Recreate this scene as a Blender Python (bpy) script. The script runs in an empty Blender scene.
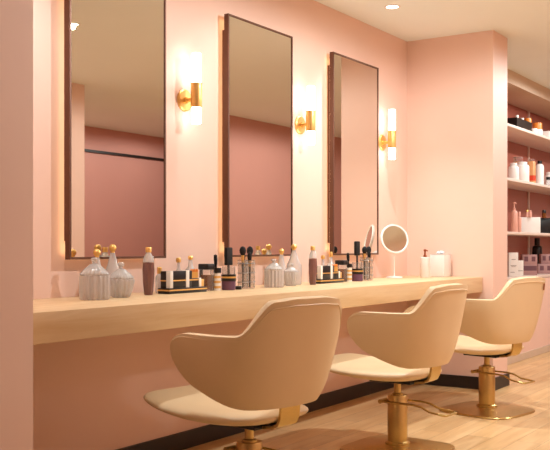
import bpy, bmesh, math, random
from mathutils import Vector, Matrix
random.seed(7)
SC = bpy.context.scene
C = SC.collection
PI = math.pi

# ------------------------------------------------------------------ camera, world, light, exposure
CAM_H = 1.10
cam_data = bpy.data.cameras.new('camera')
cam_data.sensor_width = 36.0
cam_data.lens = 900.0 * 36.0 / 550.0
cam_data.shift_y = 21.5 / 550.0
cam_data.clip_end = 60
cam = bpy.data.objects.new('camera', cam_data)
C.objects.link(cam)
cam.location = (0.0, -3.110, CAM_H)
cam.rotation_euler = (PI / 2, 0, math.radians(33.38 - 90))
SC.camera = cam

world = bpy.data.worlds.new('world')
SC.world = world
world.use_nodes = True
world.node_tree.nodes['Background'].inputs['Color'].default_value = (1.0, 0.86, 0.72, 1)
world.node_tree.nodes['Background'].inputs['Strength'].default_value = 0.1

WARM = (0.93, 0.985, 0.985)
# ceiling downlights: (x, y, watts); all past the first pair are unseen, added for brightness
DOWNLIGHTS = [(5.63, -0.37, 26), (4.76, -1.94, 33), (6.45, -1.95, 4), (8.20, -1.95, 6), (8.70, -1.20, 13),
              (9.90, -1.95, 24), (1.75, -1.75, 0.8), (9.9, -4.8, 9), (2.60, -0.42, 11), (4.20, -0.40, 5), (7.6, -4.8, 26), (3.3, -1.94, 1)]
SCONCE_EMIT = 7.0
LED_EMIT = 4.0

vs = SC.view_settings
vs.view_transform = 'Standard'
vs.look = 'None'
vs.gamma = 1.0
vs.use_curve_mapping = False
vs.exposure = 0.02

# ------------------------------------------------------------------ materials
def lin(r, g, b):
    f = lambda v: (v / 255.0 / 12.92) if v / 255.0 <= 0.04045 else ((v / 255.0 + 0.055) / 1.055) ** 2.4
    return (f(r), f(g), f(b), 1.0)

MATS = {}
def mat(name, rgb, rough=0.5, metal=0.0, trans=0.0, emit=None, estr=0.0, ior=1.45, coat=0.0, var=0.0, vscale=6.0, bump=0.0, bscale=200.0, stretch=None):
    m = bpy.data.materials.new(name)
    m.use_nodes = True
    nt = m.node_tree
    p = nt.nodes['Principled BSDF']
    col = lin(*rgb)
    p.inputs['Base Color'].default_value = col
    p.inputs['Roughness'].default_value = rough
    p.inputs['Metallic'].default_value = metal
    p.inputs['IOR'].default_value = ior
    p.inputs['Transmission Weight'].default_value = trans
    p.inputs['Coat Weight'].default_value = coat
    if emit:
        p.inputs['Emission Color'].default_value = (*emit, 1)
        p.inputs['Emission Strength'].default_value = estr
    if var > 0 or bump > 0:
        tc = nt.nodes.new('ShaderNodeTexCoord')
        mp = nt.nodes.new('ShaderNodeMapping')
        nt.links.new(tc.outputs['Object'], mp.inputs['Vector'])
        if stretch:
            mp.inputs['Scale'].default_value = stretch
        if var > 0:
            n = nt.nodes.new('ShaderNodeTexNoise')
            n.inputs['Scale'].default_value = vscale
            n.inputs['Detail'].default_value = 5
            nt.links.new(mp.outputs['Vector'], n.inputs['Vector'])
            r = nt.nodes.new('ShaderNodeValToRGB')
            r.color_ramp.elements[0].position = 0.3
            r.color_ramp.elements[1].position = 0.7
            r.color_ramp.elements[0].color = (*[c * (1 - var) for c in col[:3]], 1)
            r.color_ramp.elements[1].color = (*[min(1, c * (1 + var)) for c in col[:3]], 1)
            nt.links.new(n.outputs['Fac'], r.inputs['Fac'])
            nt.links.new(r.outputs['Color'], p.inputs['Base Color'])
        if bump > 0:
            n2 = nt.nodes.new('ShaderNodeTexNoise')
            n2.inputs['Scale'].default_value = bscale
            nt.links.new(tc.outputs['Object'], n2.inputs['Vector'])
            b = nt.nodes.new('ShaderNodeBump')
            b.inputs['Strength'].default_value = bump
            b.inputs['Distance'].default_value = 0.002
            nt.links.new(n2.outputs['Fac'], b.inputs['Height'])
            nt.links.new(b.outputs['Normal'], p.inputs['Normal'])
    MATS[name] = m
    return m

def wood_mat(name, dark, light, rough, scale=(1.2, 14, 14), plank=None, coat=0.0):
    """wood with a grain running along X; plank=(length, width) adds boards"""
    m = bpy.data.materials.new(name)
    m.use_nodes = True
    nt = m.node_tree
    L = nt.links.new
    p = nt.nodes['Principled BSDF']
    p.inputs['Roughness'].default_value = rough
    p.inputs['Coat Weight'].default_value = coat
    tc = nt.nodes.new('ShaderNodeTexCoord')
    mp = nt.nodes.new('ShaderNodeMapping')
    mp.inputs['Scale'].default_value = scale
    src = tc.outputs['Object']
    brick = None
    if plank:
        brick = nt.nodes.new('ShaderNodeTexBrick')
        brick.offset = 0.37
        brick.inputs['Scale'].default_value = 1.0
        brick.inputs['Brick Width'].default_value = plank[0]
        brick.inputs['Row Height'].default_value = plank[1]
        brick.inputs['Mortar Size'].default_value = 0.0009
        brick.inputs['Mortar Smooth'].default_value = 0.1
        brick.inputs['Bias'].default_value = 0.0
        brick.inputs['Color1'].default_value = (0.0, 0, 0, 1)
        brick.inputs['Color2'].default_value = (1, 1, 1, 1)
        brick.inputs['Mortar'].default_value = (0.5, 0.5, 0.5, 1)
        L(src, brick.inputs['Vector'])
        add = nt.nodes.new('ShaderNodeVectorMath')
        add.operation = 'MULTIPLY_ADD'
        L(brick.outputs['Color'], add.inputs[0])
        add.inputs[1].default_value = (3.7, 5.1, 2.3)
        L(src, add.inputs[2])
        src = add.outputs['Vector']
    L(src, mp.inputs['Vector'])
    n = nt.nodes.new('ShaderNodeTexNoise')
    n.inputs['Scale'].default_value = 1.6
    n.inputs['Detail'].default_value = 7
    n.inputs['Roughness'].default_value = 0.6
    n.inputs['Distortion'].default_value = 0.6
    L(mp.outputs['Vector'], n.inputs['Vector'])
    r = nt.nodes.new('ShaderNodeValToRGB')
    r.color_ramp.elements[0].position = 0.32
    r.color_ramp.elements[1].position = 0.68
    r.color_ramp.elements[0].color = lin(*dark)
    r.color_ramp.elements[1].color = lin(*light)
    L(n.outputs['Fac'], r.inputs['Fac'])
    out = r.outputs['Color']
    if brick:
        hs = nt.nodes.new('ShaderNodeHueSaturation')
        mr = nt.nodes.new('ShaderNodeMapRange')
        mr.inputs['To Min'].default_value = 0.90
        mr.inputs['To Max'].default_value = 1.05
        L(brick.outputs['Color'], mr.inputs['Value'])
        L(mr.outputs['Result'], hs.inputs['Value'])
        L(out, hs.inputs['Color'])
        mix = nt.nodes.new('ShaderNodeMixRGB')
        mix.inputs['Color2'].default_value = lin(120, 80, 48)
        L(brick.outputs['Fac'], mix.inputs['Fac'])
        L(hs.outputs['Color'], mix.inputs['Color1'])
        out = mix.outputs['Color']
    L(out, p.inputs['Base Color'])
    b = nt.nodes.new('ShaderNodeBump')
    b.inputs['Strength'].default_value = 0.06
    b.inputs['Distance'].default_value = 0.002
    L(n.outputs['Fac'], b.inputs['Height'])
    L(b.outputs['Normal'], p.inputs['Normal'])
    MATS[name] = m
    return m

PINK = mat('pink_wall_paint', (241, 204, 187), 0.55, var=0.015, vscale=2.0, bump=0.08, bscale=120)
ROSE = mat('rose_wall_paint', (214, 156, 142), 0.6, var=0.015, vscale=2.0)
CEIL = mat('ceiling_paint', (242, 247, 243), 0.7, var=0.01, vscale=2.0)
TAN = mat('taupe_paint', (214, 190, 166), 0.6, var=0.02)
FLOOR = wood_mat('oak_floor', (212, 168, 114), (234, 198, 148), 0.34, scale=(0.9, 9, 9), plank=(1.25, 0.145))
OAK = wood_mat('pale_oak', (218, 180, 132), (234, 204, 162), 0.42, scale=(1.0, 13, 13))
BLACKPL = mat('black_plinth', (42, 32, 28), 0.45, var=0.1)
FRAME = mat('bronze_frame', (108, 74, 58), 0.45, 0.5, var=0.05)
GREIGE = mat('tinted_mirror', (242, 240, 226), 0.1, 1.0)
MIRROR = mat('mirror_silver', (228, 224, 216), 0.0, 1.0)
GOLD = mat('brushed_gold', (238, 194, 118), 0.42, 0.9, var=0.04, vscale=30)
CHAMP = mat('champagne_gold_metal', (206, 178, 116), 0.33, 1.0, var=0.05, vscale=40, stretch=(1, 1, 12))
LEATHER = mat('cream_leather', (238, 210, 170), 0.42, var=0.02, vscale=5, bump=0.15, bscale=350)
TUBE = mat('frosted_lamp_glass', (255, 245, 230), 0.4, emit=(0.97, 0.97, 0.93), estr=SCONCE_EMIT)
LED = mat('led_strip_glow', (255, 230, 190), 0.4, emit=(1.0, 0.70, 0.38), estr=LED_EMIT)
LENS = mat('downlight_lens', (255, 250, 240), 0.4, emit=(1.0, 0.93, 0.82), estr=6.0)
WHITE = mat('white_plastic', (240, 232, 226), 0.35, var=0.01)
WCARD = mat('white_card', (242, 234, 226), 0.6, var=0.01)
BLACK = mat('black_plastic', (22, 19, 20), 0.3, var=0.1)
BRISTLE = mat('black_bristle', (24, 20, 22), 0.8, var=0.3, vscale=60, bump=0.6, bscale=600)
FROST = mat('smoky_frosted_glass', (244, 240, 238), 0.18, trans=0.6, var=0.04, vscale=20)
CLEAR = mat('clear_acrylic', (240, 236, 232), 0.05, trans=0.92, ior=1.3, var=0.01)
MAUVE = mat('mauve_glass', (150, 106, 98), 0.12, trans=0.35, var=0.06, vscale=12)
AMBER = mat('amber_glass', (150, 88, 40), 0.1, trans=0.5, var=0.06)
ORANGE = mat('orange_product', (226, 132, 48), 0.3, var=0.05)
ORANGEB = mat('apricot_plastic', (224, 162, 110), 0.3, var=0.04)
COPPER = mat('copper_metal', (176, 106, 70), 0.3, 1.0, var=0.05)
PURPLE = mat('plum_cream', (120, 80, 104), 0.2, trans=0.15, var=0.08, vscale=30)
ROSEPL = mat('rose_plastic', (226, 166, 146), 0.35, var=0.03)
RED = mat('red_label', (214, 66, 34), 0.5, var=0.05)
MARK = mat('grey_print', (150, 136, 130), 0.7, var=0.05)
MAUVEBOX = mat('dusty_mauve_card', (176, 134, 130), 0.55, var=0.03)
PLUMBOX = mat('plum_print', (112, 72, 78), 0.6, var=0.05)
SHELFM = mat('pale_shelf_laminate', (226, 204, 190), 0.4, var=0.02)
BACKP = mat('terracotta_back_panel', (170, 96, 80), 0.35, var=0.04, vscale=3)
BROWN = mat('brown_leather', (150, 90, 50), 0.6, var=0.1)
TISSUE = mat('tissue_paper', (232, 230, 230), 0.8, var=0.02)

# ------------------------------------------------------------------ mesh helpers
def xf(bm, verts, loc=(0, 0, 0), rot=None):
    M = Matrix.Translation(loc)
    if rot is not None:
        M = M @ rot
    bmesh.ops.transform(bm, matrix=M, verts=verts)

def box(bm, x0, x1, y0, y1, z0, z1, bev=0.0, seg=2):
    r = bmesh.ops.create_cube(bm, size=1.0)
    vs_ = r['verts']
    bmesh.ops.scale(bm, vec=(x1 - x0, y1 - y0, z1 - z0), verts=vs_)
    bmesh.ops.translate(bm, vec=((x0 + x1) / 2, (y0 + y1) / 2, (z0 + z1) / 2), verts=vs_)
    if bev > 0:
        es = {e for v in vs_ for e in v.link_edges}
        bmesh.ops.bevel(bm, geom=list(es), offset=bev, segments=seg, profile=0.5, affect='EDGES')

def lathe(bm, prof, n=32, c=(0, 0, 0), ribs=0, amp=0.0, rot=None, sq=None):
    """prof: list of (r, z) bottom to top; ribs modulates the radius; sq = superellipse power for square sections"""
    rings = []
    newv = []
    loop = len(prof) > 2 and prof[0] == prof[-1] and prof[0][0] > 1e-6    # closed ring section: no caps
    if loop:
        prof = prof[:-1]
    for r, z in prof:
        if r < 1e-6:
            v = bm.verts.new((0, 0, z)); newv.append(v)
            rings.append([v])
        else:
            ring = []
            for k in range(n):
                a = 2 * PI * k / n
                rr = r
                if ribs:
                    rr = r * (1 - amp * (0.5 - 0.5 * math.cos(ribs * a)))
                if sq:
                    ca, sa = abs(math.cos(a)), abs(math.sin(a))
                    rr = r / ((ca ** sq + sa ** sq) ** (1.0 / sq))
                v = bm.verts.new((rr * math.cos(a), rr * math.sin(a), z)); newv.append(v)
                ring.append(v)
            rings.append(ring)
    for a, b in list(zip(rings[:-1], rings[1:])) + ([(rings[-1], rings[0])] if loop else []):
        if len(a) == 1 and len(b) == 1:
            continue
        if len(a) == 1:
            for k in range(n):
                bm.faces.new((a[0], b[(k + 1) % n], b[k]))
        elif len(b) == 1:
            for k in range(n):
                bm.faces.new((a[k], a[(k + 1) % n], b[0]))
        else:
            for k in range(n):
                bm.faces.new((a[k], a[(k + 1) % n], b[(k + 1) % n], b[k]))
    if len(rings[0]) > 1 and not loop:
        bm.faces.new(list(reversed(rings[0])))
    if len(rings[-1]) > 1 and not loop:
        bm.faces.new(rings[-1])
    xf(bm, newv, c, rot)

def tube(bm, pts, r, n=10, closed=False, flat=None):
    """swept tube along points; flat=(w, t) sweeps a rectangle instead (w along X)"""
    pts = [Vector(p) for p in pts]
    rings = []
    m = len(pts)
    up = Vector((0, 0, 1))
    prev = None
    for i, p in enumerate(pts):
        if closed:
            t = (pts[(i + 1) % m] - pts[i - 1]).normalized()
        else:
            t = (pts[min(i + 1, m - 1)] - pts[max(i - 1, 0)]).normalized()
        if flat:
            a = Vector((1, 0, 0))
            b = t.cross(a).normalized()
            w, th = flat
            ring = [bm.verts.new(p + a * sx * w / 2 + b * sy * th / 2) for sx, sy in ((-1, -1), (1, -1), (1, 1), (-1, 1))]
        else:
            if prev is None:
                a = t.orthogonal().normalized()
            else:
                a = (prev - t * prev.dot(t)).normalized()
            prev = a
            b = t.cross(a)
            rr = r[i] if isinstance(r, (list, tuple)) else r
            ring = [bm.verts.new(p + (a * math.cos(2 * PI * k / n) + b * math.sin(2 * PI * k / n)) * rr) for k in range(n)]
        rings.append(ring)
    n_ = len(rings[0])
    seq = list(zip(rings[:-1], rings[1:]))
    if closed:
        seq.append((rings[-1], rings[0]))
    for a, b in seq:
        for k in range(n_):
            bm.faces.new((a[k], a[(k + 1) % n_], b[(k + 1) % n_], b[k]))
    if not closed:
        bm.faces.new(list(reversed(rings[0])))
        bm.faces.new(rings[-1])

def rotx(a): return Matrix.Rotation(a, 4, 'X')
def roty(a): return Matrix.Rotation(a, 4, 'Y')
def rotz(a): return Matrix.Rotation(a, 4, 'Z')

def obj(name, bm, m, parent=None, smooth=True, angle=35, loc=None, rot=None, label=None):
    bmesh.ops.recalc_face_normals(bm, faces=bm.faces)
    me = bpy.data.meshes.new(name)
    bm.to_mesh(me)
    bm.free()
    me.materials.append(m)
    if smooth:
        me.polygons.foreach_set('use_smooth', [True] * len(me.polygons))
        me.set_sharp_from_angle(angle=math.radians(angle))
    o = bpy.data.objects.new(name, me)
    C.objects.link(o)
    if parent:
        o.parent = parent
    if loc:
        o.location = loc
    if rot:
        o.rotation_euler = rot
    if label:
        o['label'] = label
    return o

def new(): return bmesh.new()

def tag(o, label, cat, group=None):
    o['label'] = label
    o['category'] = cat
    if group:
        o['group'] = group
    return o

def thing(name, label, cat, loc=(0, 0, 0), rz=0.0, group=None):
    o = bpy.data.objects.new(name, None)
    o.empty_display_size = 0.05
    C.objects.link(o)
    o.location = loc
    o.rotation_euler = (0, 0, rz)
    return tag(o, label, cat, group)

def struct(name, bm, m, smooth=False):
    o = obj(name, bm, m, smooth=smooth)
    o['kind'] = 'structure'
    return o

def sbox(name, m, *a, bev=0.0):
    bm = new()
    box(bm, *a, bev=bev)
    return struct(name, bm, m)

def dup(root, loc, label, rz=None):
    r = root.copy()
    C.objects.link(r)
    r.location = loc
    if rz is not None:
        r.rotation_euler = (0, 0, rz)
    r['label'] = label
    for ch in list(root.children):
        c = ch.copy(); C.objects.link(c); c.parent = r
        for g in ch.children:
            d = g.copy(); C.objects.link(d); d.parent = c
    return r

# ------------------------------------------------------------------ the room
CEIL_Z = 2.755
X0, X1 = 2.122, 6.659          # the recess holding the mirrors
sbox('floor', FLOOR, -3.0, 13.5, -6.2, 0.3, -0.10, 0.0)
sbox('ceiling', CEIL, -3.0, 13.5, -6.2, 0.3, CEIL_Z, CEIL_Z + 0.1)
sbox('wall_back', PINK, X0, X1, 0.0, 0.3, 0.0, CEIL_Z)
sbox('wall_left', PINK, -3.0, X0, -0.718, 0.3, 0.0, CEIL_Z)
sbox('wall_right', PINK, X1, 6.985, -0.718, 0.3, 0.0, CEIL_Z)
sbox('wall_niche', PINK, 6.985, 13.5, -0.31, 0.3, 0.0, 0.775)
sbox('wall_header', TAN, 6.985, 13.5, -0.31, 0.3, 2.63, CEIL_Z)
sbox('wall_niche_end', PINK, 11.6, 13.5, -0.31, 0.3, 0.775, 2.63)
sbox('wall_niche_rear', BACKP, 6.985, 11.6, 0.12, 0.3, 0.775, 2.63)
sbox('wall_front', PINK, -3.0, 6.63, -3.83, -3.71, 0.0, CEIL_Z)
sbox('wall_partition', ROSE, 8.6, 13.5, -3.83, -3.71, 0.0, CEIL_Z)
sbox('wall_deep', ROSE, -3.0, 13.5, -6.2, -5.97, 0.0, CEIL_Z)
sbox('wall_far_end', PINK, 13.5, 13.6, -6.2, 0.3, 0.0, CEIL_Z)
sbox('wall_near_end', PINK, -3.1, -3.0, -6.2, 0.3, 0.0, CEIL_Z)
sbox('trim_1', BLACKPL, -3.0, 13.5, -5.97, -5.94, 2.40, 2.435)
# plinths
sbox('baseboard_back', BLACKPL, X0, X1 - 0.016, -0.016, 0.0, 0.0, 0.094)
sbox('baseboard_right', BLACKPL, X1 - 0.016, X1, -0.734, 0.0, 0.0, 0.094)
sbox('baseboard_pier', BLACKPL, X1, 6.99, -0.734, -0.718, 0.0, 0.094)
sbox('baseboard_niche', TAN, 6.99, 13.5, -0.322, -0.31, 0.0, 0.07, bev=0.003)

# ------------------------------------------------------------------ shelving in the niche
unit = thing('shelving_unit', 'built-in shelving unit with pale shelves and terracotta back at the right', 'shelves', (7.04, 0.0, 0.775))
def in_unit(name, m, x0, x1, y0, y1, z0, z1, bev=0.0):
    bm = new()
    box(bm, x0 - 7.04, x1 - 7.04, y0, y1, z0 - 0.775, z1 - 0.775, bev=bev)
    return obj(name, bm, m, unit)
in_unit('back_panel', BACKP, 7.04, 11.59, 0.10, 0.115, 0.775, 2.628)
in_unit('side_panel', SHELFM, 7.032, 7.05, -0.30, 0.10, 0.775, 2.628)
in_unit('side_panel', SHELFM, 11.575, 11.595, -0.30, 0.10, 0.775, 2.628)
SHELF_Z = [0.805, 1.240, 1.744, 2.252]
for z in SHELF_Z:
    in_unit('shelf', SHELFM, 7.05, 11.575, -0.305, 0.098, z - 0.026, z, bev=0.002)
for x in (7.75, 10.07):
    zs = [0.805] + [v for v in SHELF_Z[1:]] + [2.628]
    for a, b in zip(zs[:-1], zs[1:]):
        in_unit('shelf_rail', SHELFM, x - 0.014, x + 0.014, 0.084, 0.0995, a, b - (0.026 if b < 2.6 else 0))

# ------------------------------------------------------------------ counter
bm = new()
box(bm, X0 + 0.001, X1 - 0.001, -0.635, -0.001, 0.750, 0.865, bev=0.003)
tag(obj('vanity_counter', bm, OAK), 'long pale oak counter running along the pink wall under the mirrors', 'counter')
CZ = 0.865

# ------------------------------------------------------------------ wall mirrors
MIRRORS = [(2.922, 3.600, 'leftmost tall bronze-framed wall mirror, above the ribbed glass jars'),
           (4.145, 4.835, 'tall bronze-framed wall mirror in the middle of the three'),
           (5.355, 6.035, 'rightmost tall bronze-framed wall mirror, nearest the round makeup mirror')]
for i, (xa, xb, lab) in enumerate(MIRRORS):
    z0, z1 = 1.040, 2.432
    t = thing('wall_mirror', lab, 'mirror', ((xa + xb) / 2, 0.0, z0), group='tall mirrors along the counter')
    w = (xb - xa) / 2
    H = z1 - z0
    bm = new()
    f = 0.011
    yb, yf = -0.030, -0.060
    box(bm, -w, -w + f, yf, yb, 0, H)
    box(bm, w - f, w, yf, yb, 0, H)
    box(bm, -w + f, w - f, yf, yb, 0, f)
    box(bm, -w + f, w - f, yf, yb, H - f, H)
    obj('frame', bm, FRAME, t, smooth=False)
    bm = new()
    box(bm, -w + f, w - f, yf + 0.004, yb, f, H - f)
    obj('glass', bm, MIRROR, t, smooth=False)
    bm = new()
    box(bm, -w + 0.022, w - 0.022, yb, -0.0005, 0.085, H - 0.085)
    bk = obj('backing', bm, FRAME, t, smooth=False)
    bm = new()
    for sx in (-1, 1):
        box(bm, sx * (w - 0.011) - 0.006, sx * (w - 0.011) + 0.006, yb, yb + 0.003, 0.02, H - 0.02)
    for zz in (0.05, H - 0.05):
        box(bm, -w + 0.03, w - 0.03, yb, yb + 0.003, zz - 0.008, zz + 0.008)
    obj('led_strip', bm, LED, bk, smooth=False)

# ------------------------------------------------------------------ wall sconces
def make_sconce(loc, lab):
    t = thing('wall_sconce', lab, 'wall lamp', loc, group='gold tube sconces between the mirrors')
    # origin on the wall at the height of the round backplate
    bm = new()
    lathe(bm, [(0.0, 0), (0.060, 0), (0.060, 0.008), (0.054, 0.013), (0.0, 0.014)], 40, (0, 0, 0), rot=rotx(PI / 2))
    obj('backplate', bm, GOLD, t)
    bm = new()
    lathe(bm, [(0.011, 0.0), (0.011, 0.055)], 20, (0, -0.012, 0), rot=rotx(PI / 2))
    lathe(bm, [(0.0, 0), (0.018, 0.0), (0.018, 0.010), (0.0, 0.012)], 20, (0, -0.013, 0), rot=rotx(PI / 2))
    obj('arm', bm, GOLD, t)
    y = -0.085
    zb = -0.045
    bm = new()
    lathe(bm, [(0.0, zb), (0.030, zb), (0.031, zb + 0.003), (0.031, zb + 0.129), (0.030, zb + 0.132), (0.0, zb + 0.132)], 36, (0, y, 0))
    obj('sleeve', bm, GOLD, t)
    bm = new()
    lathe(bm, [(0.0, zb + 0.133), (0.026, zb + 0.133), (0.026, zb + 0.286), (0.024, zb + 0.291), (0.0, zb + 0.292)], 32, (0, y, 0))
    obj('upper_lamp_tube', bm, TUBE, t)
    bm = new()
    lathe(bm, [(0.0, zb - 0.088), (0.024, zb - 0.087), (0.026, zb - 0.082), (0.026, zb - 0.001), (0.0, zb - 0.001)], 32, (0, y, 0))
    obj('lower_lamp_tube', bm, TUBE, t)
    return t
ZS = 1.895
make_sconce((3.820, -0.0005, ZS), 'lit gold tube sconce between the left and middle mirrors')
make_sconce((5.013, -0.0005, ZS), 'lit gold tube sconce between the middle and right mirrors')
make_sconce((6.208, -0.0005, ZS), 'lit gold tube sconce between the right mirror and the corner')

# ------------------------------------------------------------------ downlights, seen ones and added fill
DL_LABEL = ['round recessed downlight in the ceiling above the far counter end',
            'round recessed downlight reflected in the top of the left mirror', 'added ceiling fill light behind the middle chairs',
            'added ceiling fill light out by the shelving', 'added ceiling fill light over the floor before the shelving',
            'added ceiling fill light at the far end of the aisle', 'added ceiling fill light in front of the left wall pier',
            'added ceiling fill light in the back area across the room', 'added ceiling fill light above the left end of the counter',
            'added ceiling fill light above the middle of the counter', 'added ceiling fill light at the near side of the back area',
            'added ceiling fill light behind the nearest chair']
for (x, y, watts), lab in zip(DOWNLIGHTS, DL_LABEL):
    t = thing('downlight', lab, 'ceiling light', (x, y, CEIL_Z), group='recessed downlights')
    bm = new()
    lathe(bm, [(0.042, -0.004), (0.050, -0.006), (0.058, -0.003), (0.058, 0.0), (0.042, 0.0), (0.042, -0.004)], 36)
    obj('trim_ring', bm, WHITE, t)
    bm = new()
    lathe(bm, [(0.0, -0.005), (0.030, -0.0045), (0.0415, -0.003), (0.0415, -0.0005), (0.0, -0.0005)], 32)
    obj('lens', bm, LENS, t)
    near = y > -0.5                          # wall washers have a tighter beam
    ld = bpy.data.lights.new('downlight_lamp', 'SPOT')
    ld.energy = watts * 4
    ld.color = WARM
    ld.spot_size = math.radians(104 if near else 178)
    ld.spot_blend = 0.85 if near else 0.2
    ld.shadow_soft_size = 0.016
    lo = bpy.data.objects.new('downlight_lamp', ld)
    C.objects.link(lo)
    lo.parent = t
    lo.location = (0, 0, -0.022)

# ------------------------------------------------------------------ salon chairs
def shell_mesh():
    bm = new()
    # plan curve of half the shell, from the arm tip to the middle of the back
    half = []
    W, YT, YS, YB = 0.332, 0.128, -0.10, -0.318
    for k in range(26):                       # straight arm, denser at the tip
        u = k / 26
        half.append((W - 0.006 * (1 - u) ** 2, YT + (YS - YT) * (u ** 1.5)))
    n = 2.7
    for k in range(41):
        a = PI / 2 * k / 40
        half.append((W * max(0.0, math.cos(a)) ** (2 / n), YS + (YB - YS) * max(0.0, math.sin(a)) ** (2 / n)))
    arc = [0.0]
    for p, q in zip(half[:-1], half[1:]):
        arc.append(arc[-1] + math.hypot(q[0] - p[0], q[1] - p[1]))
    sa = next(v for v, p in zip(arc, half) if p[1] < -0.228)
    sb = next(v for v, p in zip(arc, half) if p[0] < 0.175)
    plan = [(-x, y, v) for (x, y), v in zip(half, arc)] + [(x, y, v) for (x, y), v in reversed(list(zip(half, arc))[:-1])]
    def sm(t):
        t = max(0.0, min(1.0, t))
        return t * t * (3 - 2 * t)
    NV = 16
    cols = []
    for x0, y0, sv in plan:
        top = 0.762 + 0.130 * sm((sv - sa) / (sb - sa)) + 0.008 * sm((sv - sb) / 0.1)
        q = (y0 + 0.24) / 0.35
        bot = 0.474 + 0.112 * max(0.0, q) ** 1.6
        if y0 > 0.02:
            q = min(1.0, (y0 - 0.02) / (YT - 0.02))
            k = max(0.05, math.sqrt(max(0.0, 1 - q ** 2.3)))
            zc = 0.682
            top = zc + (top - zc) * k
            bot = zc + (bot - zc) * k
        col = []
        wb = max(0.0, min(1.0, -y0 / 0.31))
        for j in range(NV + 1):
            z = bot + (top - bot) * j / NV
            d = max(0.0, (0.76 - z) / 0.30)
            x = x0 * (1 - 0.27 * d ** 1.5 - 0.10 * d ** 8 * wb) * (1 + 0.28 * max(0.0, z - 0.76))
            y = y0 * (1 - 0.06 * d ** 6 * wb) - 0.17 * (z - 0.76) * wb
            y += 0.0
            col.append(bm.verts.new((x, y, z)))
        cols.append(col)
    for a, b in zip(cols[:-1], cols[1:]):
        for j in range(NV):
            bm.faces.new((a[j], b[j], b[j + 1], a[j + 1]))
    seam = [c[0].co.lerp(c[-1].co, 0.94) for c in cols[6:-6]]
    return bm, seam

def seat_mesh():
    bm = new()
    NR, NA = 12, 64
    def outline(a):
        ca, sa = math.cos(a), math.sin(a)
        e = 2 / 4.2
        x = 0.278 * math.copysign(abs(ca) ** e, ca)
        y = math.copysign(abs(sa) ** e, sa)
        y = 0.118 + (0.330 * y)
        x *= 1.0 - 0.26 * max(0.0, -(y - 0.118) / 0.330)
        return x, y
    def mid(x, y):
        return 0.416 + 0.27 * y * y + 0.10 * x * x * (1 if y < 0.2 else 0.6)
    rings = {1: [], -1: []}
    for s in (1, -1):
        for i in range(NR + 1):
            r = math.sin(PI / 2 * i / NR)
            ring = []
            for k in range(NA):
                ox, oy = outline(2 * PI * k / NA)
                x, y = ox * r, 0.118 + (oy - 0.118) * r
                th = (0.032 - 0.010 * max(0, y) / 0.38) * (max(0.0, 1 - r ** 5)) ** 0.5
                ring.append((x, y, mid(x, y) + s * th))
            rings[s].append(ring)
    V = {}
    for s in (1, -1):
        c = bm.verts.new(rings[s][0][0])
        prev = [c]
        for i in range(1, NR + 1):
            if i == NR and s == -1:
                cur = V['rim']
            else:
                cur = [bm.verts.new(p) for p in rings[s][i]]
                if i == NR:
                    V['rim'] = cur
            for k in range(NA):
                k2 = (k + 1) % NA
                if len(prev) == 1:
                    bm.faces.new((prev[0], cur[k], cur[k2]))
                else:
                    bm.faces.new((prev[k], cur[k], cur[k2], prev[k2]))
            prev = cur
    return bm

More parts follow.
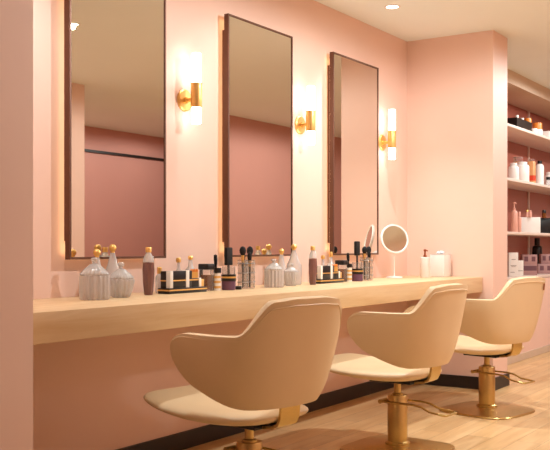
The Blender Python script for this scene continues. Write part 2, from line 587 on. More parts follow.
def make_chair(loc, lab, rz):
    t = thing('salon_chair', lab, 'chair', loc, rz, group='cream salon chairs at the counter')
    # base plate: low dome with rounded square outline
    bm = new()
    lathe(bm, [(0.0, 0.0), (0.262, 0.0), (0.266, 0.006), (0.262, 0.013), (0.15, 0.024), (0.075, 0.032), (0.0, 0.033)], 64, sq=4.2)
    obj('base_plate', bm, CHAMP, t, angle=50)
    bm = new()
    lathe(bm, [(0.0, 0.030), (0.068, 0.030), (0.068, 0.042), (0.056, 0.048), (0.054, 0.050), (0.054, 0.292), (0.051, 0.298), (0.0, 0.298)], 40)
    obj('pole', bm, CHAMP, t)
    bm = new()
    lathe(bm, [(0.019, 0.296), (0.019, 0.375)], 24)
    lathe(bm, [(0.03, 0.296), (0.03, 0.306), (0.019, 0.310)], 24)
    obj('lift_shaft', bm, CHAMP, t)
    # foot lever: wire loop clamped around the pole
    bm = new()
    loop = []
    def arc(cx, cy, cz, r, a0, a1, n=6):
        for k in range(n + 1):
            a = a0 + (a1 - a0) * k / n
            loop.append((cx + r * math.cos(a), cy + r * math.sin(a), cz))
    loop += [(-0.062, 0.075, 0.262), (-0.062, -0.12, 0.262), (-0.058, -0.17, 0.256), (-0.062, -0.22, 0.235), (-0.066, -0.285, 0.228)]
    arc(-0.046, -0.300, 0.226, 0.02, PI, PI * 1.5)
    arc(0.046, -0.300, 0.226, 0.02, PI * 1.5, PI * 2)
    loop += [(0.066, -0.285, 0.228), (0.062, -0.22, 0.235), (0.058, -0.17, 0.256), (0.062, -0.12, 0.262), (0.062, 0.075, 0.262)]
    tube(bm, loop, 0.0058, 10)
    tube(bm, [(-0.07, 0.07, 0.262), (0.07, 0.07, 0.262)], 0.012, 12)
    tube(bm, [(-0.066, 0.0, 0.262), (0.066, 0.0, 0.262)], 0.008, 10)
    obj('foot_lever', bm, CHAMP, t)
    bm = new()
    box(bm, -0.10, 0.10, -0.13, 0.12, 0.372, 0.392, bev=0.004)
    box(bm, -0.055, 0.055, -0.195, -0.12, 0.384, 0.398, bev=0.004)
    obj('seat_plate', bm, BLACK, t)
    obj('seat', seat_mesh(), LEATHER, t, angle=80)
    # strap from below the seat up behind the cushion to the shell
    bm = new()
    pth = [(0, -0.09, 0.378), (0, -0.14, 0.380), (0, -0.180, 0.385), (0, -0.208, 0.398), (0, -0.222, 0.425), (0, -0.226, 0.455), (0, -0.230, 0.50), (0, -0.236, 0.54)]
    tube(bm, pth, 0, flat=(0.11, 0.012))
    obj('support_strap', bm, CHAMP, t)
    bm, seam = shell_mesh()
    sh = obj('backrest_shell', bm, LEATHER, t, angle=180)
    so = sh.modifiers.new('thickness', 'SOLIDIFY')
    so.thickness = 0.034
    so.offset = -1.0
    so.use_even_offset = False
    bv = sh.modifiers.new('round', 'BEVEL')
    bv.width = 0.011
    bv.segments = 3
    bv.limit_method = 'ANGLE'
    bv.angle_limit = math.radians(50)
    bm = new()
    tube(bm, [(p.x * 1.003, p.y - 0.001, p.z) for p in seam], 0.0032, 8)
    obj('piping', bm, LEATHER, sh)
    return t
CY = -0.98
ch = make_chair((3.04, CY, 0), 'cream salon chair nearest the camera, at the left end of the row', math.radians(-10))
dup(ch, (4.44, CY, 0), 'middle cream salon chair, standing between the two others', math.radians(-3))
last = dup(ch, (5.81, CY, 0), 'farthest cream salon chair, with a small brown tag on its back, beside the shelving', math.radians(-12))
bm = new()
box(bm, -0.010, 0.010, -0.003, 0.003, -0.022, 0.022, bev=0.002)
obj('leather_tag', bm, BROWN, last, loc=(0.17, -0.325, 0.835), rot=(math.radians(6), 0, math.radians(14)), label='small brown leather tag')

# ------------------------------------------------------------------ glassware on the counter
def ribbed_jar(loc, lab, r, hb, hs, ht, bowl=False, group='ribbed glass jars with pointed lids'):
    """hb height of the shoulder, hs of the lid's neck, ht of the knob"""
    t = thing('ribbed_jar', lab, 'jar', loc, group=group)
    bm = new()
    if bowl:
        prof = [(0.0, 0.0), (r * 0.58, 0.0), (r * 0.66, 0.004), (r * 0.86, hb * 0.42), (r * 0.99, hb * 0.85), (r, hb), (r * 0.95, hb + 0.004), (0.0, hb + 0.004)]
    else:
        prof = [(0.0, 0.0), (r * 0.92, 0.0), (r * 0.97, 0.005), (r, hb * 0.3), (r * 0.99, hb * 0.95), (r * 0.95, hb), (0.0, hb)]
    lathe(bm, prof, 96, ribs=16, amp=0.13)
    obj('body', bm, FROST, t, angle=80)
    bm = new()
    b0 = hb + (0.005 if bowl else 0.001)
    lathe(bm, [(0.0, b0), (r * 0.93, b0), (r * 0.96, b0 + 0.005), (r * 0.66, b0 + (hs - b0) * 0.55), (r * 0.34, hs - 0.004), (r * 0.24, hs), (0.0, hs)], 96, ribs=24, amp=0.04)
    lid = obj('lid', bm, FROST, t, angle=80)
    bm = new()
    k = (ht - hs)
    lathe(bm, [(0.0, hs), (0.010, hs), (0.009, hs + k * 0.3), (0.015, hs + k * 0.55), (0.015, hs + k * 0.85), (0.010, ht), (0.0, ht)], 24)
    obj('knob', bm, FROST, lid)
    return t

def gold_ball_bottle(loc, lab, r, hsh, hn, ht, rb=0.018):
    t = thing('stoppered_bottle', lab, 'bottle', loc, group='smoky bottles with gold ball stoppers')
    bm = new()
    lathe(bm, [(0.0, 0.0), (r * 0.9, 0.0), (r, 0.006), (r * 1.05, hsh * 0.6), (r, hsh), (r * 0.62, hsh + (hn - hsh) * 0.4), (0.013, hn - 0.008), (0.012, hn), (0.0, hn)], 40)
    obj('body', bm, FROST, t, angle=60)
    bm = new()
    h2 = (ht - hn)
    prof = [(0.0, hn), (0.010, hn), (0.010, hn + h2 * 0.12)]
    for k in range(9):
        a = -0.9 + (PI / 2 + 0.9) * k / 8
        prof.append((rb * math.cos(a) if k < 8 else 0.0, hn + h2 * 0.56 + h2 * 0.44 * math.sin(a)))
    lathe(bm, prof, 28)
    obj('stopper', bm, GOLD, t, angle=70)
    return t

def tall_bottle(loc, lab, r, h):
    t = thing('tall_bottle', lab, 'bottle', loc, group='slim mauve bottles with gold caps')
    bm = new()
    lathe(bm, [(0.0, 0.0), (r * 0.66, 0.0), (r * 0.74, 0.008), (r * 0.95, h * 0.30), (r, h * 0.52), (r * 0.93, h * 0.68), (0.0, h * 0.685)], 40, ribs=10, amp=0.05)
    obj('body', bm, MAUVE, t, angle=60)
    bm = new()
    lathe(bm, [(0.0, h * 0.687), (r * 0.92, h * 0.687), (r * 0.82, h * 0.78), (r * 0.45, h * 0.865), (r * 0.40, h * 0.89), (0.0, h * 0.89)], 40, ribs=10, amp=0.05)
    obj('shoulder', bm, FROST, t, angle=60)
    bm = new()
    lathe(bm, [(0.0, h * 0.892), (0.0145, h * 0.892), (0.0145, h - 0.003), (0.0125, h), (0.0, h)], 24)
    obj('cap', bm, GOLD, t)
    return t

def slim_bottle(loc, lab, r, hsh, hn, ht, group):
    t = thing('perfume_bottle', lab, 'bottle', loc, group=group)
    bm = new()
    lathe(bm, [(0.0, 0.0), (r * 0.92, 0.0), (r, 0.005), (r, hsh * 0.86), (r * 0.8, hsh), (r * 0.38, hsh + (hn - hsh) * 0.35), (r * 0.30, hn), (0.0, hn)], 36)
    obj('body', bm, FROST, t, angle=50)
    bm = new()
    lathe(bm, [(0.0, hn), (0.011, hn), (0.014, hn + (ht - hn) * 0.6), (0.010, ht), (0.0, ht)], 24)
    obj('cap', bm, GOLD, t)
    return t

def organizer(loc, lab):
    t = thing('cosmetics_organizer', lab, 'organizer', loc, group='black and gold cosmetics organizers')
    L, Wd = 0.30, 0.075
    a, b = L / 2, Wd / 2
    bm = new(); box(bm, -a, a, -b, b, 0, 0.028, bev=0.002)
    obj('base_tray', bm, BLACK, t)
    bm = new(); box(bm, -a - 0.0015, a + 0.0015, -b - 0.0015, b + 0.0015, 0.014, 0.021)
    obj('gold_band', bm, GOLD, t)
    bm = new()
    box(bm, -a + 0.014, 0.035, -b + 0.006, b - 0.006, 0.028, 0.112, bev=0.001)
    box(bm, 0.035, a - 0.045, -b + 0.006, b - 0.006, 0.028, 0.072, bev=0.001)
    obj('compartment_box', bm, BLACK, t)
    bm = new()
    box(bm, -a + 0.0125, a - 0.042, -b + 0.0045, b - 0.0045, 0.062, 0.068)
    obj('gold_band', bm, GOLD, t)
    for xa, xb, za in ((-a + 0.010, -a + 0.032, 0.114), (-0.045 + 0.03, -0.02 + 0.03, 0.114), (a - 0.060, a - 0.042, 0.074)):
        bm = new()
        box(bm, xa, xb, -b + 0.003, b - 0.045, 0.028, za, bev=0.001)
        obj('white_divider', bm, WCARD, t)
    bm = new()
    box(bm, a - 0.040, a - 0.012, -b + 0.008, b - 0.008, 0.028, 0.066, bev=0.002)
    obj('gold_case', bm, GOLD, t)
    return t

def lipstick(loc, lab, group):
    t = thing('lipstick', lab, 'lipstick', loc, group=group)
    bm = new(); lathe(bm, [(0.0, 0), (0.0072, 0), (0.0072, 0.032), (0.0, 0.032)], 16)
    obj('case', bm, GOLD, t)
    bm = new(); lathe(bm, [(0.0, 0.0325), (0.0064, 0.0325), (0.0064, 0.043), (0.003, 0.048), (0.0, 0.048)], 16)
    obj('stick', bm, ORANGE, t)
    return t

def dropper(loc, lab):
    t = thing('dropper_bottle', lab, 'bottle', loc, group='little amber dropper bottles')
    bm = new(); lathe(bm, [(0, 0), (0.019, 0), (0.020, 0.004), (0.020, 0.082), (0.012, 0.094), (0.010, 0.098), (0, 0.098)], 28)
    obj('body', bm, FROST, t)
    bm = new(); lathe(bm, [(0, 0.098), (0.012, 0.098), (0.012, 0.128), (0.009, 0.132), (0, 0.132)], 20)
    obj('cap', bm, GOLD, t)
    return t

def lidded_bottle(loc, lab):
    t = thing('square_bottle', lab, 'bottle', loc, group='square bottles with wide black lids')
    bm = new(); lathe(bm, [(0, 0), (0.028, 0), (0.030, 0.004), (0.030, 0.112), (0, 0.112)], 48, sq=8)
    obj('body', bm, CLEAR, t)
    bm = new(); lathe(bm, [(0, 0.006), (0.0235, 0.006), (0.0235, 0.085), (0, 0.085)], 48, c=(-0.0, 0, 0), sq=8)
    obj('contents', bm, AMBER, t)
    bm = new(); lathe(bm, [(0, 0.1125), (0.033, 0.1125), (0.034, 0.115), (0.034, 0.140), (0.032, 0.143), (0, 0.143)], 48, sq=8)
    obj('lid', bm, BLACK, t)
    return t

def tumbler(loc, lab):
    t = thing('striped_tumbler', lab, 'tumbler', loc, group='striped tumblers with black collars')
    R, r2 = 0.024, 0.019
    bm = new(); lathe(bm, [(0, 0), (R, 0), (R, 0.092), (r2, 0.092), (r2, 0.006), (0, 0.006)], 32)
    obj('body', bm, WCARD, t)
    bm = new(); lathe(bm, [(R, 0.094), (R + 0.004, 0.094), (R + 0.004, 0.120), (r2, 0.120), (r2, 0.094), (R, 0.094)], 32)
    obj('collar', bm, BLACK, t)
    for z in (0.012, 0.040, 0.066):
        bm = new(); lathe(bm, [(R, z), (R + 0.001, z), (R + 0.001, z + 0.012), (R, z + 0.012), (R, z)], 32)
        obj('gold_stripe', bm, GOLD, t)
    return t

def cream_cup(loc, lab):
    t = thing('plum_cup', lab, 'cup', loc, group='plum and black cups')
    R, r2 = 0.038, 0.033
    bm = new(); lathe(bm, [(0, 0), (R - 0.003, 0), (R, 0.004), (R, 0.048), (r2, 0.048), (r2, 0.006), (0, 0.006)], 36)
    obj('lower_body', bm, PURPLE, t)
    for z0_, z1_, m in ((0.0485, 0.064, BLACK), (0.0645, 0.073, GOLD), (0.0735, 0.084, BLACK)):
        bm = new(); lathe(bm, [(r2, z0_), (R + 0.002, z0_), (R + 0.002, z1_), (r2, z1_), (r2, z0_)], 36)
        obj('band', bm, m, t)
    bm = new(); lathe(bm, [(r2, 0.0845), (R - 0.002, 0.0845), (R - 0.002, 0.128), (r2, 0.128), (r2, 0.0845)], 36)
    obj('upper_body', bm, CLEAR, t)
    return t

def wide_brush(loc, lab, rot, H=0.222):
    t = thing('flat_brush', lab, 'brush', loc, group='broad flat black brushes')
    t.rotation_euler = rot
    bm = new(); box(bm, -0.006, 0.006, -0.005, 0.005, 0.0, H - 0.097, bev=0.002)
    obj('handle', bm, BLACK, t)
    bm = new(); box(bm, -0.027, 0.027, -0.011, 0.011, H - 0.097, H, bev=0.006)
    obj('head', bm, BRISTLE, t)
    return t

def stick_brush(loc, lab, rot, m=None):
    t = thing('thin_brush', lab, 'brush', loc, group='thin brushes standing in tumblers')
    t.rotation_euler = rot
    bm = new(); lathe(bm, [(0, 0), (0.005, 0), (0.006, 0.13), (0, 0.13)], 16)
    obj('handle', bm, BLACK, t)
    bm = new(); lathe(bm, [(0, 0.13), (0.0085, 0.13), (0.010, 0.16), (0.009, 0.182), (0, 0.186)], 16)
    obj('head', bm, m or BRISTLE, t)
    return t

def brush_holder(loc, lab):
    t = thing('brush_holder', lab, 'brush holder', loc, group='clear ridged brush holders')
    for cx_ in (-0.033, 0.033):
        R = 0.029
        prof = [(0, 0), (R, 0)]
        for k in range(6):
            z = 0.006 + k * 0.026
            prof += [(R, z), (R + 0.002, z + 0.005), (R, z + 0.010)]
        prof += [(R, 0.160), (R - 0.004, 0.160), (R - 0.004, 0.005), (0, 0.005)]
        bm = new(); lathe(bm, prof, 36, (cx_, 0, 0))
        cup = obj('cup', bm, CLEAR, t)
        for k in (1, 3, 5):
            z = 0.008 + k * 0.026
            bm = new(); lathe(bm, [(R + 0.0005, z), (R + 0.003, z), (R + 0.003, z + 0.004), (R + 0.0005, z + 0.004), (R + 0.0005, z)], 36, (cx_, 0, 0))
            obj('ring', bm, FROST, cup)
    return t

def powder_brush(loc, lab, rot, L=0.175, r=0.019):
    t = thing('makeup_brush', lab, 'makeup brush', loc, group='round black makeup brushes in clear holders')
    t.rotation_euler = rot
    bm = new(); lathe(bm, [(0, 0), (0.004, 0), (0.0055, L * 0.6), (0.006, L * 0.78), (0, L * 0.78)], 14)
    obj('handle', bm, BLACK, t)
    bm = new(); lathe(bm, [(0, L * 0.78), (0.0075, L * 0.78), (0.009, L), (0, L)], 14)
    obj('ferrule', bm, GOLD, t)
    bm = new(); lathe(bm, [(0, L), (0.010, L), (r * 0.9, L + 0.014), (r, L + 0.026), (r * 0.8, L + 0.040), (r * 0.4, L + 0.048), (0, L + 0.050)], 20)
    obj('head', bm, BRISTLE, t, angle=80)
    return t

ST = [dict(n='left', mir='under the left mirror', d=0.0), dict(n='right', mir='between the middle and right mirrors', d=0.0)]
# first station
ribbed_jar((2.888, -0.25, CZ), 'larger ribbed cylinder jar with pointed lid, under the left mirror', 0.068, 0.108, 0.158, 0.186)
ribbed_jar((3.079, -0.23, CZ), 'ribbed bowl-shaped jar with pointed lid, under the left mirror', 0.062, 0.082, 0.132, 0.162, bowl=True)
gold_ball_bottle((3.020, -0.135, CZ), 'gold-stoppered smoky bottle directly behind the large ribbed jar under the left mirror', 0.036, 0.09, 0.185, 0.224)
gold_ball_bottle((3.155, -0.105, CZ), 'taller gold-stoppered smoky bottle behind the bowl-shaped jar under the left mirror', 0.040, 0.11, 0.205, 0.246)
tall_bottle((3.303, -0.20, CZ), 'slim mauve bottle with gold cap left of the first black organizer', 0.030, 0.232)
# second station
ribbed_jar((4.330, -0.25, CZ), 'larger ribbed cylinder jar with pointed lid, under the middle mirror', 0.058, 0.098, 0.140, 0.163)
ribbed_jar((4.561, -0.22, CZ), 'smaller ribbed jar with pointed lid, under the right edge of the middle mirror', 0.049, 0.076, 0.112, 0.136, bowl=True)
gold_ball_bottle((4.610, -0.12, CZ), 'shorter gold-stoppered smoky bottle behind the ribbed jars under the middle mirror', 0.034, 0.09, 0.185, 0.222, 0.017)
gold_ball_bottle((4.706, -0.15, CZ), 'tall gold-stoppered smoky bottle at the right edge of the middle mirror', 0.046, 0.12, 0.212, 0.250, 0.019)
tall_bottle((4.748, -0.26, CZ), 'slim mauve bottle with gold cap left of the second black organizer', 0.027, 0.238)

def station(name, ox, oy, ax, k=1.0):
    """the black organizer and what stands round it; ax lists the x of each item"""
    organizer((ax['org'], -0.20, CZ), f'black and gold cosmetics organizer on the counter {name}')
    lg = f'gold lipsticks in the organizer {name}'
    for q in range(4):
        lipstick((ax['org'] + 0.046 + q * 0.0155, -0.217, CZ + 0.0725), f'gold lipstick standing in the row at the right of the organizer {name}', lg)
    dropper((ax['drop'], -0.13, CZ), f'little gold-capped dropper bottle at the left end of the organizer {name}')
    slim_bottle((ax['pf1'], -0.12, CZ), f'narrow frosted bottle with gold cap behind the organizer {name}', 0.024, 0.10, 0.152, 0.177, 'frosted bottles behind the organizers')
    slim_bottle((ax['pf2'], -0.12, CZ), f'wider frosted bottle with gold cap behind the organizer {name}', 0.032, 0.115, 0.165, ax.get('pf2h', 0.186), 'frosted bottles behind the organizers')
    lidded_bottle((ax['dark'], -0.17, CZ), f'square amber-filled bottle with black lid right of the organizer {name}')
    tumbler((ax['tum'], -0.19, CZ), f'white and gold striped tumbler with black collar {name}')
    stick_brush((ax['tum'] + 0.006, -0.19, CZ + 0.0075), f'thin black brush leaning in the striped tumbler {name}', (0, math.radians(-4), 0))
    cream_cup((ax['cup'], -0.22, CZ), f'plum cup with black and gold bands {name}')
    wide_brush((ax['cup'], -0.220, CZ + 0.0085), f'broad flat black brush standing in the plum cup {name}', (math.radians(-0.8), math.radians(0.6), 0), ax.get('wb', 0.222))
    brush_holder((ax['hold'], -0.20, CZ), f'clear ridged double brush holder {name}')
    for q, (dx, dy, rx, ry, L) in enumerate(((-0.042, -0.006, 0.6, -1.2, 0.180), (-0.024, 0.006, -0.6, 1.2, 0.150), (0.024, -0.006, 0.6, -1.2, 0.150), (0.042, 0.006, -0.6, 1.2, 0.180))):
        which = ['leftmost tall', 'shorter left', 'shorter right', 'rightmost tall'][q]
        powder_brush((ax['hold'] + dx, -0.20 + dy, CZ + 0.0065), f'{which} black makeup brush in the clear holder {name}', (math.radians(rx), math.radians(ry), 0), L, 0.019 if L > 0.16 else 0.013)

station('below the left mirror', 0, 0, dict(org=3.565, drop=3.465, pf1=3.627, pf2=3.726, dark=3.800, tum=3.858, cup=3.930, hold=4.125))
station('below the right mirror', 0, 0, dict(org=5.030, drop=4.956, pf1=5.110, pf2=5.215, pf2h=0.200, wb=0.262, dark=5.270, tum=5.330, cup=5.400, hold=5.575))
bm = new(); lathe(bm, [(0, 0), (0.017, 0), (0.018, 0.003), (0.018, 0.016), (0.015, 0.019), (0, 0.019)], 24)
o = obj('jar_lid', bm, BLACK); o.location = (4.000, -0.235, CZ)
tag(o, 'small round black lid lying between the plum cup and the clear brush holder', 'lid')

# ------------------------------------------------------------------ round makeup mirror, dispenser, tissue box
t = thing('makeup_mirror', 'round white makeup mirror on a slim stand at the counter end', 'mirror', (6.095, -0.16, CZ), math.radians(-40))
bm = new(); lathe(bm, [(0, 0), (0.060, 0), (0.062, 0.004), (0.058, 0.011), (0.012, 0.014), (0, 0.014)], 40)
obj('base', bm, WHITE, t)
bm = new(); lathe(bm, [(0.0045, 0.013), (0.0045, 0.180)], 16)
obj('pole', bm, WHITE, t)
TILT = math.radians(-13)
HR = rotx(TILT)
RM = 0.113
zc_ = 0.290
bm = new()
prof = [(RM - 0.020, -0.006)]
for k in range(13):
    a = -PI / 2 + 2 * PI * k / 12
    prof.append((RM - 0.010 + 0.011 * math.cos(a), 0.011 * math.sin(a)))
lathe(bm, [(0.0, -0.011), (RM - 0.012, -0.011), (RM - 0.003, -0.009), (RM, 0.0), (RM - 0.003, 0.009), (RM - 0.010, 0.011), (RM - 0.015, 0.008), (RM - 0.016, 0.004), (0.0, 0.004)], 64, (0, 0, zc_), rot=HR @ rotx(PI / 2))
obj('rim', bm, WHITE, t)
bm = new()
lathe(bm, [(0, 0.0045), (RM - 0.017, 0.0045), (RM - 0.017, 0.0060), (0, 0.0060)], 64, (0, 0, zc_), rot=HR @ rotx(PI / 2))
obj('glass', bm, GREIGE, t, smooth=False)

t = thing('soap_dispenser', 'white pump dispenser with copper nozzle beside the tissue box', 'dispenser', (6.336, -0.30, CZ))
bm = new(); lathe(bm, [(0, 0), (0.034, 0), (0.036, 0.003), (0.036, 0.150), (0.033, 0.154), (0, 0.154)], 36)
obj('body', bm, WHITE, t)
bm = new()
lathe(bm, [(0, 0.1545), (0.013, 0.1545), (0.013, 0.168), (0.007, 0.172), (0.006, 0.205), (0, 0.205)], 20)
lathe(bm, [(0, 0.198), (0.011, 0.198), (0.011, 0.213), (0, 0.215)], 20)
tube(bm, [(0, 0, 0.206), (-0.015, -0.02, 0.207), (-0.022, -0.03, 0.201)], 0.0045, 8)
obj('pump', bm, COPPER, t)

t = thing('tissue_box', 'white square tissue box against the end wall of the counter', 'tissue box', (6.560, -0.33, CZ))
bm = new(); box(bm, -0.070, 0.070, -0.060, 0.060, 0, 0.172, bev=0.006)
box(bm, -0.070, 0.070, -0.060, 0.060, 0.1725, 0.176, bev=0.0015)
obj('box', bm, WHITE, t)
bm = new()
bmesh.ops.create_icosphere(bm, subdivisions=4, radius=1.0)
for v in bm.verts:
    p = v.co
    a = math.atan2(p.y, p.x)
    s = 1 + 0.22 * math.sin(5 * a + 3 * p.z) * (1 - abs(p.z)) + 0.10 * math.sin(9 * a + 1.3)
    v.co = Vector((p.x * 0.036 * s, p.y * 0.030 * s, 0.186 + p.z * 0.011 + 0.006 * math.sin(3 * a) * max(0, p.z)))
obj('tissue', bm, TISSUE, t, angle=60)

# ------------------------------------------------------------------ products on the shelves
def on(z, x, y=-0.22): return (x, y, SHELF_Z[z] + 0.0008)
def cyl_bottle(name, lab, cat, loc, r, h, m, capm, caph, capr=None, group=None, n=28, shoulder=0.12, sq=None):
    t = thing(name, lab, cat, loc, group=group)
    hb = h - caph
    cr = capr or r * 0.5
    bm = new(); lathe(bm, [(0, 0), (r * 0.94, 0), (r, 0.005), (r, hb * (1 - shoulder)), (r * 0.9, hb * (1 - shoulder * 0.4)), (cr * 0.9, hb - 0.002), (0, hb - 0.002)], n, sq=sq)
    obj('body', bm, m, t, angle=50)
    bm = new(); lathe(bm, [(0, hb - 0.001), (cr, hb - 0.001), (cr, h - 0.003), (cr * 0.9, h), (0, h)], 24)
    obj('cap', bm, capm, t)
    return t
def pump_bottle(name, lab, loc, r, h, m, group=None):
    t = thing(name, lab, 'bottle', loc, group=group)
    hb = h * 0.74
    bm = new(); lathe(bm, [(0, 0), (r * 0.94, 0), (r, 0.006), (r, hb * 0.86), (r * 0.75, hb * 0.96), (r * 0.35, hb), (0, hb)], 28)
    obj('body', bm, m, t, angle=50)
    bm = new()
    lathe(bm, [(0, hb), (r * 0.4, hb), (r * 0.4, hb + 0.02), (r * 0.18, hb + 0.024), (r * 0.18, h - 0.012), (r * 0.42, h - 0.012), (r * 0.40, h), (0, h)], 20)
    tube(bm, [(0, 0, h - 0.006), (r * 1.0, -0.006, h - 0.006), (r * 1.3, -0.008, h - 0.014)], r * 0.13, 8)
    obj('pump', bm, m, t)
    return t
def carton(name, lab, loc, w, d, h, m, marks, cat='box', group=None, rz=-62):
    """marks: (x0, x1, z0, z1, material) printed patches on the -Y face"""
    t = thing(name, lab, cat, loc, math.radians(rz), group=group)
    bm = new(); box(bm, -w / 2, w / 2, -d / 2, d / 2, 0, h, bev=0.002)
    obj('box', bm, m, t)
    for x0, x1, z0, z1, mm in marks:
        bm = new(); box(bm, x0, x1, -d / 2 - 0.0008, -d / 2 + 0.0002, z0, z1)
        obj('print', bm, mm, t)
    return t

# top shelf
t = thing('black_crate', 'long black tray of little bottles at the left of the top shelf', 'tray', on(3, 8.74))
bm = new()
a, b, h_ = 0.23, 0.07, 0.090
box(bm, -a, a, -b, b, 0, 0.006); box(bm, -a, a, -b, -b + 0.006, 0.006, h_); box(bm, -a, a, b - 0.006, b, 0.006, h_)
box(bm, -a, -a + 0.006, -b + 0.006, b - 0.006, 0.006, h_); box(bm, a - 0.006, a, -b + 0.006, b - 0.006, 0.006, h_)
obj('body', bm, BLACK, t, smooth=False)
zt = SHELF_Z[3] + 0.0008
g = 'little bottles in the black tray'
cyl_bottle('tray_bottle', 'cream-capped little bottle, left in the black tray on the top shelf', 'bottle', (8.72, -0.22, zt + 0.0065), 0.026, 0.135, WHITE, WCARD, 0.045, 0.017, g)
cyl_bottle('tray_bottle', 'cream-capped little bottle, right in the black tray on the top shelf', 'bottle', (8.88, -0.22, zt + 0.0065), 0.026, 0.125, WHITE, WCARD, 0.045, 0.018, g)
cyl_bottle('orange_topped_jar', 'narrow white jar with orange top beside the black tray', 'jar', on(3, 9.06), 0.040, 0.150, WCARD, ORANGE, 0.070, 0.038, 'orange topped jars', shoulder=0.05)
cyl_bottle('orange_topped_jar', 'wider white jar with bright orange top behind the top shelf edge', 'jar', on(3, 9.38), 0.052, 0.140, WCARD, ORANGE, 0.068, 0.048, 'orange topped jars', shoulder=0.05)
cyl_bottle('white_pot', 'low white pot between the two orange-topped jars', 'pot', on(3, 9.20, -0.24), 0.036, 0.060, WHITE, WHITE, 0.012, 0.034, shoulder=0.03)
carton('white_carton', 'long white carton lying at the right of the top shelf', on(3, 9.86), 0.42, 0.10, 0.085, WCARD, [], rz=0)
cyl_bottle('amber_pot', 'amber pot lying in the shade behind the white carton on the top shelf', 'pot', on(3, 10.05, -0.10), 0.05, 0.115, AMBER, ORANGE, 0.02, 0.045, shoulder=0.05)
# second shelf
cyl_bottle('white_jar', 'short rounded white jar at the left of the second shelf', 'jar', on(2, 8.62), 0.052, 0.170, WHITE, WHITE, 0.022, 0.035, 'white jars', shoulder=0.25)
cyl_bottle('white_jar', 'large white jar on the second shelf in front of the clear bottle', 'jar', on(2, 8.88), 0.070, 0.200, WHITE, WHITE, 0.022, 0.050, 'white jars', shoulder=0.15)
cyl_bottle('clear_bottle', 'clear bottle with orange liquid behind the large white jar', 'bottle', on(2, 9.24, -0.06), 0.058, 0.290, ORANGEB, CLEAR, 0.050, 0.050, shoulder=0.08)
t = cyl_bottle('orange_bottle', 'slim orange bottle with a red label on the second shelf', 'bottle', on(2, 9.19), 0.034, 0.256, ORANGEB, CLEAR, 0.022, 0.028, sq=6, n=40, shoulder=0.05)
bm = new(); lathe(bm, [(0.0345, 0.03), (0.0352, 0.03), (0.0352, 0.085), (0.0345, 0.085), (0.0345, 0.03)], 40, sq=6)
obj('label', bm, RED, t)
cyl_bottle('white_bottle', 'white bottle with black cap on the second shelf', 'bottle', on(2, 9.46), 0.043, 0.258, WHITE, BLACK, 0.030, 0.024, shoulder=0.2)
cyl_bottle('white_tub', 'white tub at the right of the second shelf', 'tub', on(2, 9.84), 0.060, 0.165, WHITE, WHITE, 0.025, 0.045, shoulder=0.2)
cyl_bottle('little_black_jar', 'tiny dark jar squeezed between the white bottle and white tub', 'jar', on(2, 9.66, -0.25), 0.024, 0.10, FROST, BLACK, 0.03, 0.022)
# third shelf
pump_bottle('pump_bottle', 'rosy pump bottle at the left end of the third shelf', on(1, 8.64), 0.034, 0.292, ROSEPL)
cyl_bottle('slim_tube', 'slim rosy tube beside the pump bottle', 'tube', on(1, 8.79), 0.022, 0.205, ROSEPL, ROSEPL, 0.05, 0.014)
t = carton('white_bin', 'white storage box in the middle of the third shelf', on(1, 9.265, -0.17), 0.205, 0.12, 0.162, WCARD, [])
zc2 = SHELF_Z[1] + 0.1633
cyl_bottle('rosy_vial', 'rosy glass vial standing on the white storage box, left', 'bottle', (9.20, -0.20, zc2), 0.018, 0.072, ROSEPL, ROSEPL, 0.02, 0.014, 'rosy vials on the white box')
cyl_bottle('rosy_vial', 'rosy glass vial with gold cap on the white storage box, right', 'bottle', (9.29, -0.14, zc2), 0.018, 0.078, ROSEPL, GOLD, 0.022, 0.014, 'rosy vials on the white box')
t = thing('black_bin', 'black storage box at the right of the third shelf', 'box', on(1, 9.88, -0.16), math.radians(-62))
bm = new(); box(bm, -0.115, 0.115, -0.065, 0.065, 0, 0.155, bev=0.002)
obj('body', bm, BLACK, t)
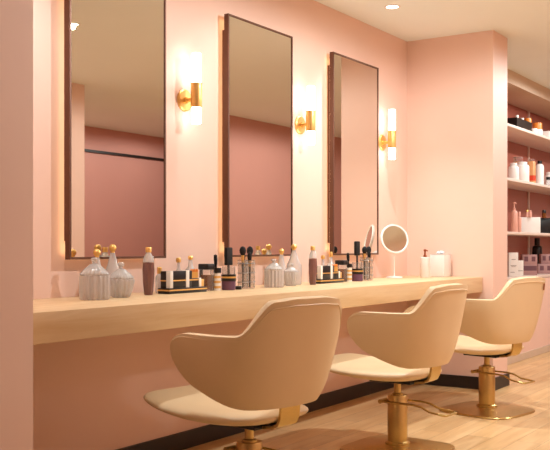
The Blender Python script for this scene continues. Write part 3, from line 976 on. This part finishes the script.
bm = new(); box(bm, -0.118, 0.118, -0.068, 0.068, 0.1555, 0.170, bev=0.002)
obj('lid', bm, BLACK, t)
cyl_bottle('amber_vial', 'amber vial with black cap standing on the black storage box', 'bottle', (9.78, -0.17, SHELF_Z[1] + 0.1713), 0.022, 0.085, AMBER, BLACK, 0.03, 0.021)
# bottom shelf
g = [(-0.018, 0.020, 0.165, 0.171, MARK), (-0.028, 0.028, 0.105, 0.110, MARK), (-0.02, 0.02, 0.095, 0.099, MARK), (-0.03, 0.01, 0.04, 0.045, MARK)]
carton('white_packet', 'tall white carton with grey print at the left of the bottom shelf', on(0, 8.66, -0.20), 0.09, 0.07, 0.235, WCARD, g)
carton('white_packet', 'shorter white carton tucked beside the tall white one on the bottom shelf', on(0, 8.83, -0.205), 0.075, 0.07, 0.155, WCARD, [(-0.03, 0.03, 0.05, 0.056, MARK)])
def mb(lab, loc, s=1.0):
    w = 0.150 * s
    return carton('mauve_box', lab, loc, w, 0.12, 0.105, MAUVEBOX,
                  [(-0.056 * s, -0.018 * s, 0.035, 0.085, PLUMBOX), (0.018 * s, 0.056 * s, 0.035, 0.085, PLUMBOX)], group='dusty mauve boxes on the bottom shelf')
carton('mauve_box', 'dusty mauve box with plum band, bottom of the left stack on the bottom shelf', on(0, 9.25, -0.17), 0.150, 0.12, 0.105, MAUVEBOX,
       [(-0.070, 0.070, 0.045, 0.095, PLUMBOX)], group='dusty mauve boxes on the bottom shelf')
mb('dusty mauve box with two plum squares, top of the left stack on the bottom shelf', (9.25, -0.17, SHELF_Z[0] + 0.1063))
mb('dusty mauve box with two plum squares, bottom of the right stack on the bottom shelf', on(0, 9.79, -0.17), 1.05)
mb('dusty mauve box with two plum squares, top of the right stack on the bottom shelf', (9.87, -0.165, SHELF_Z[0] + 0.1063), 0.9)
t = cyl_bottle('dark_bottle', 'tall dark bottle standing behind the mauve boxes on the bottom shelf', 'bottle', on(0, 10.15, 0.02), 0.055, 0.39, BLACK, BLACK, 0.08, 0.03)
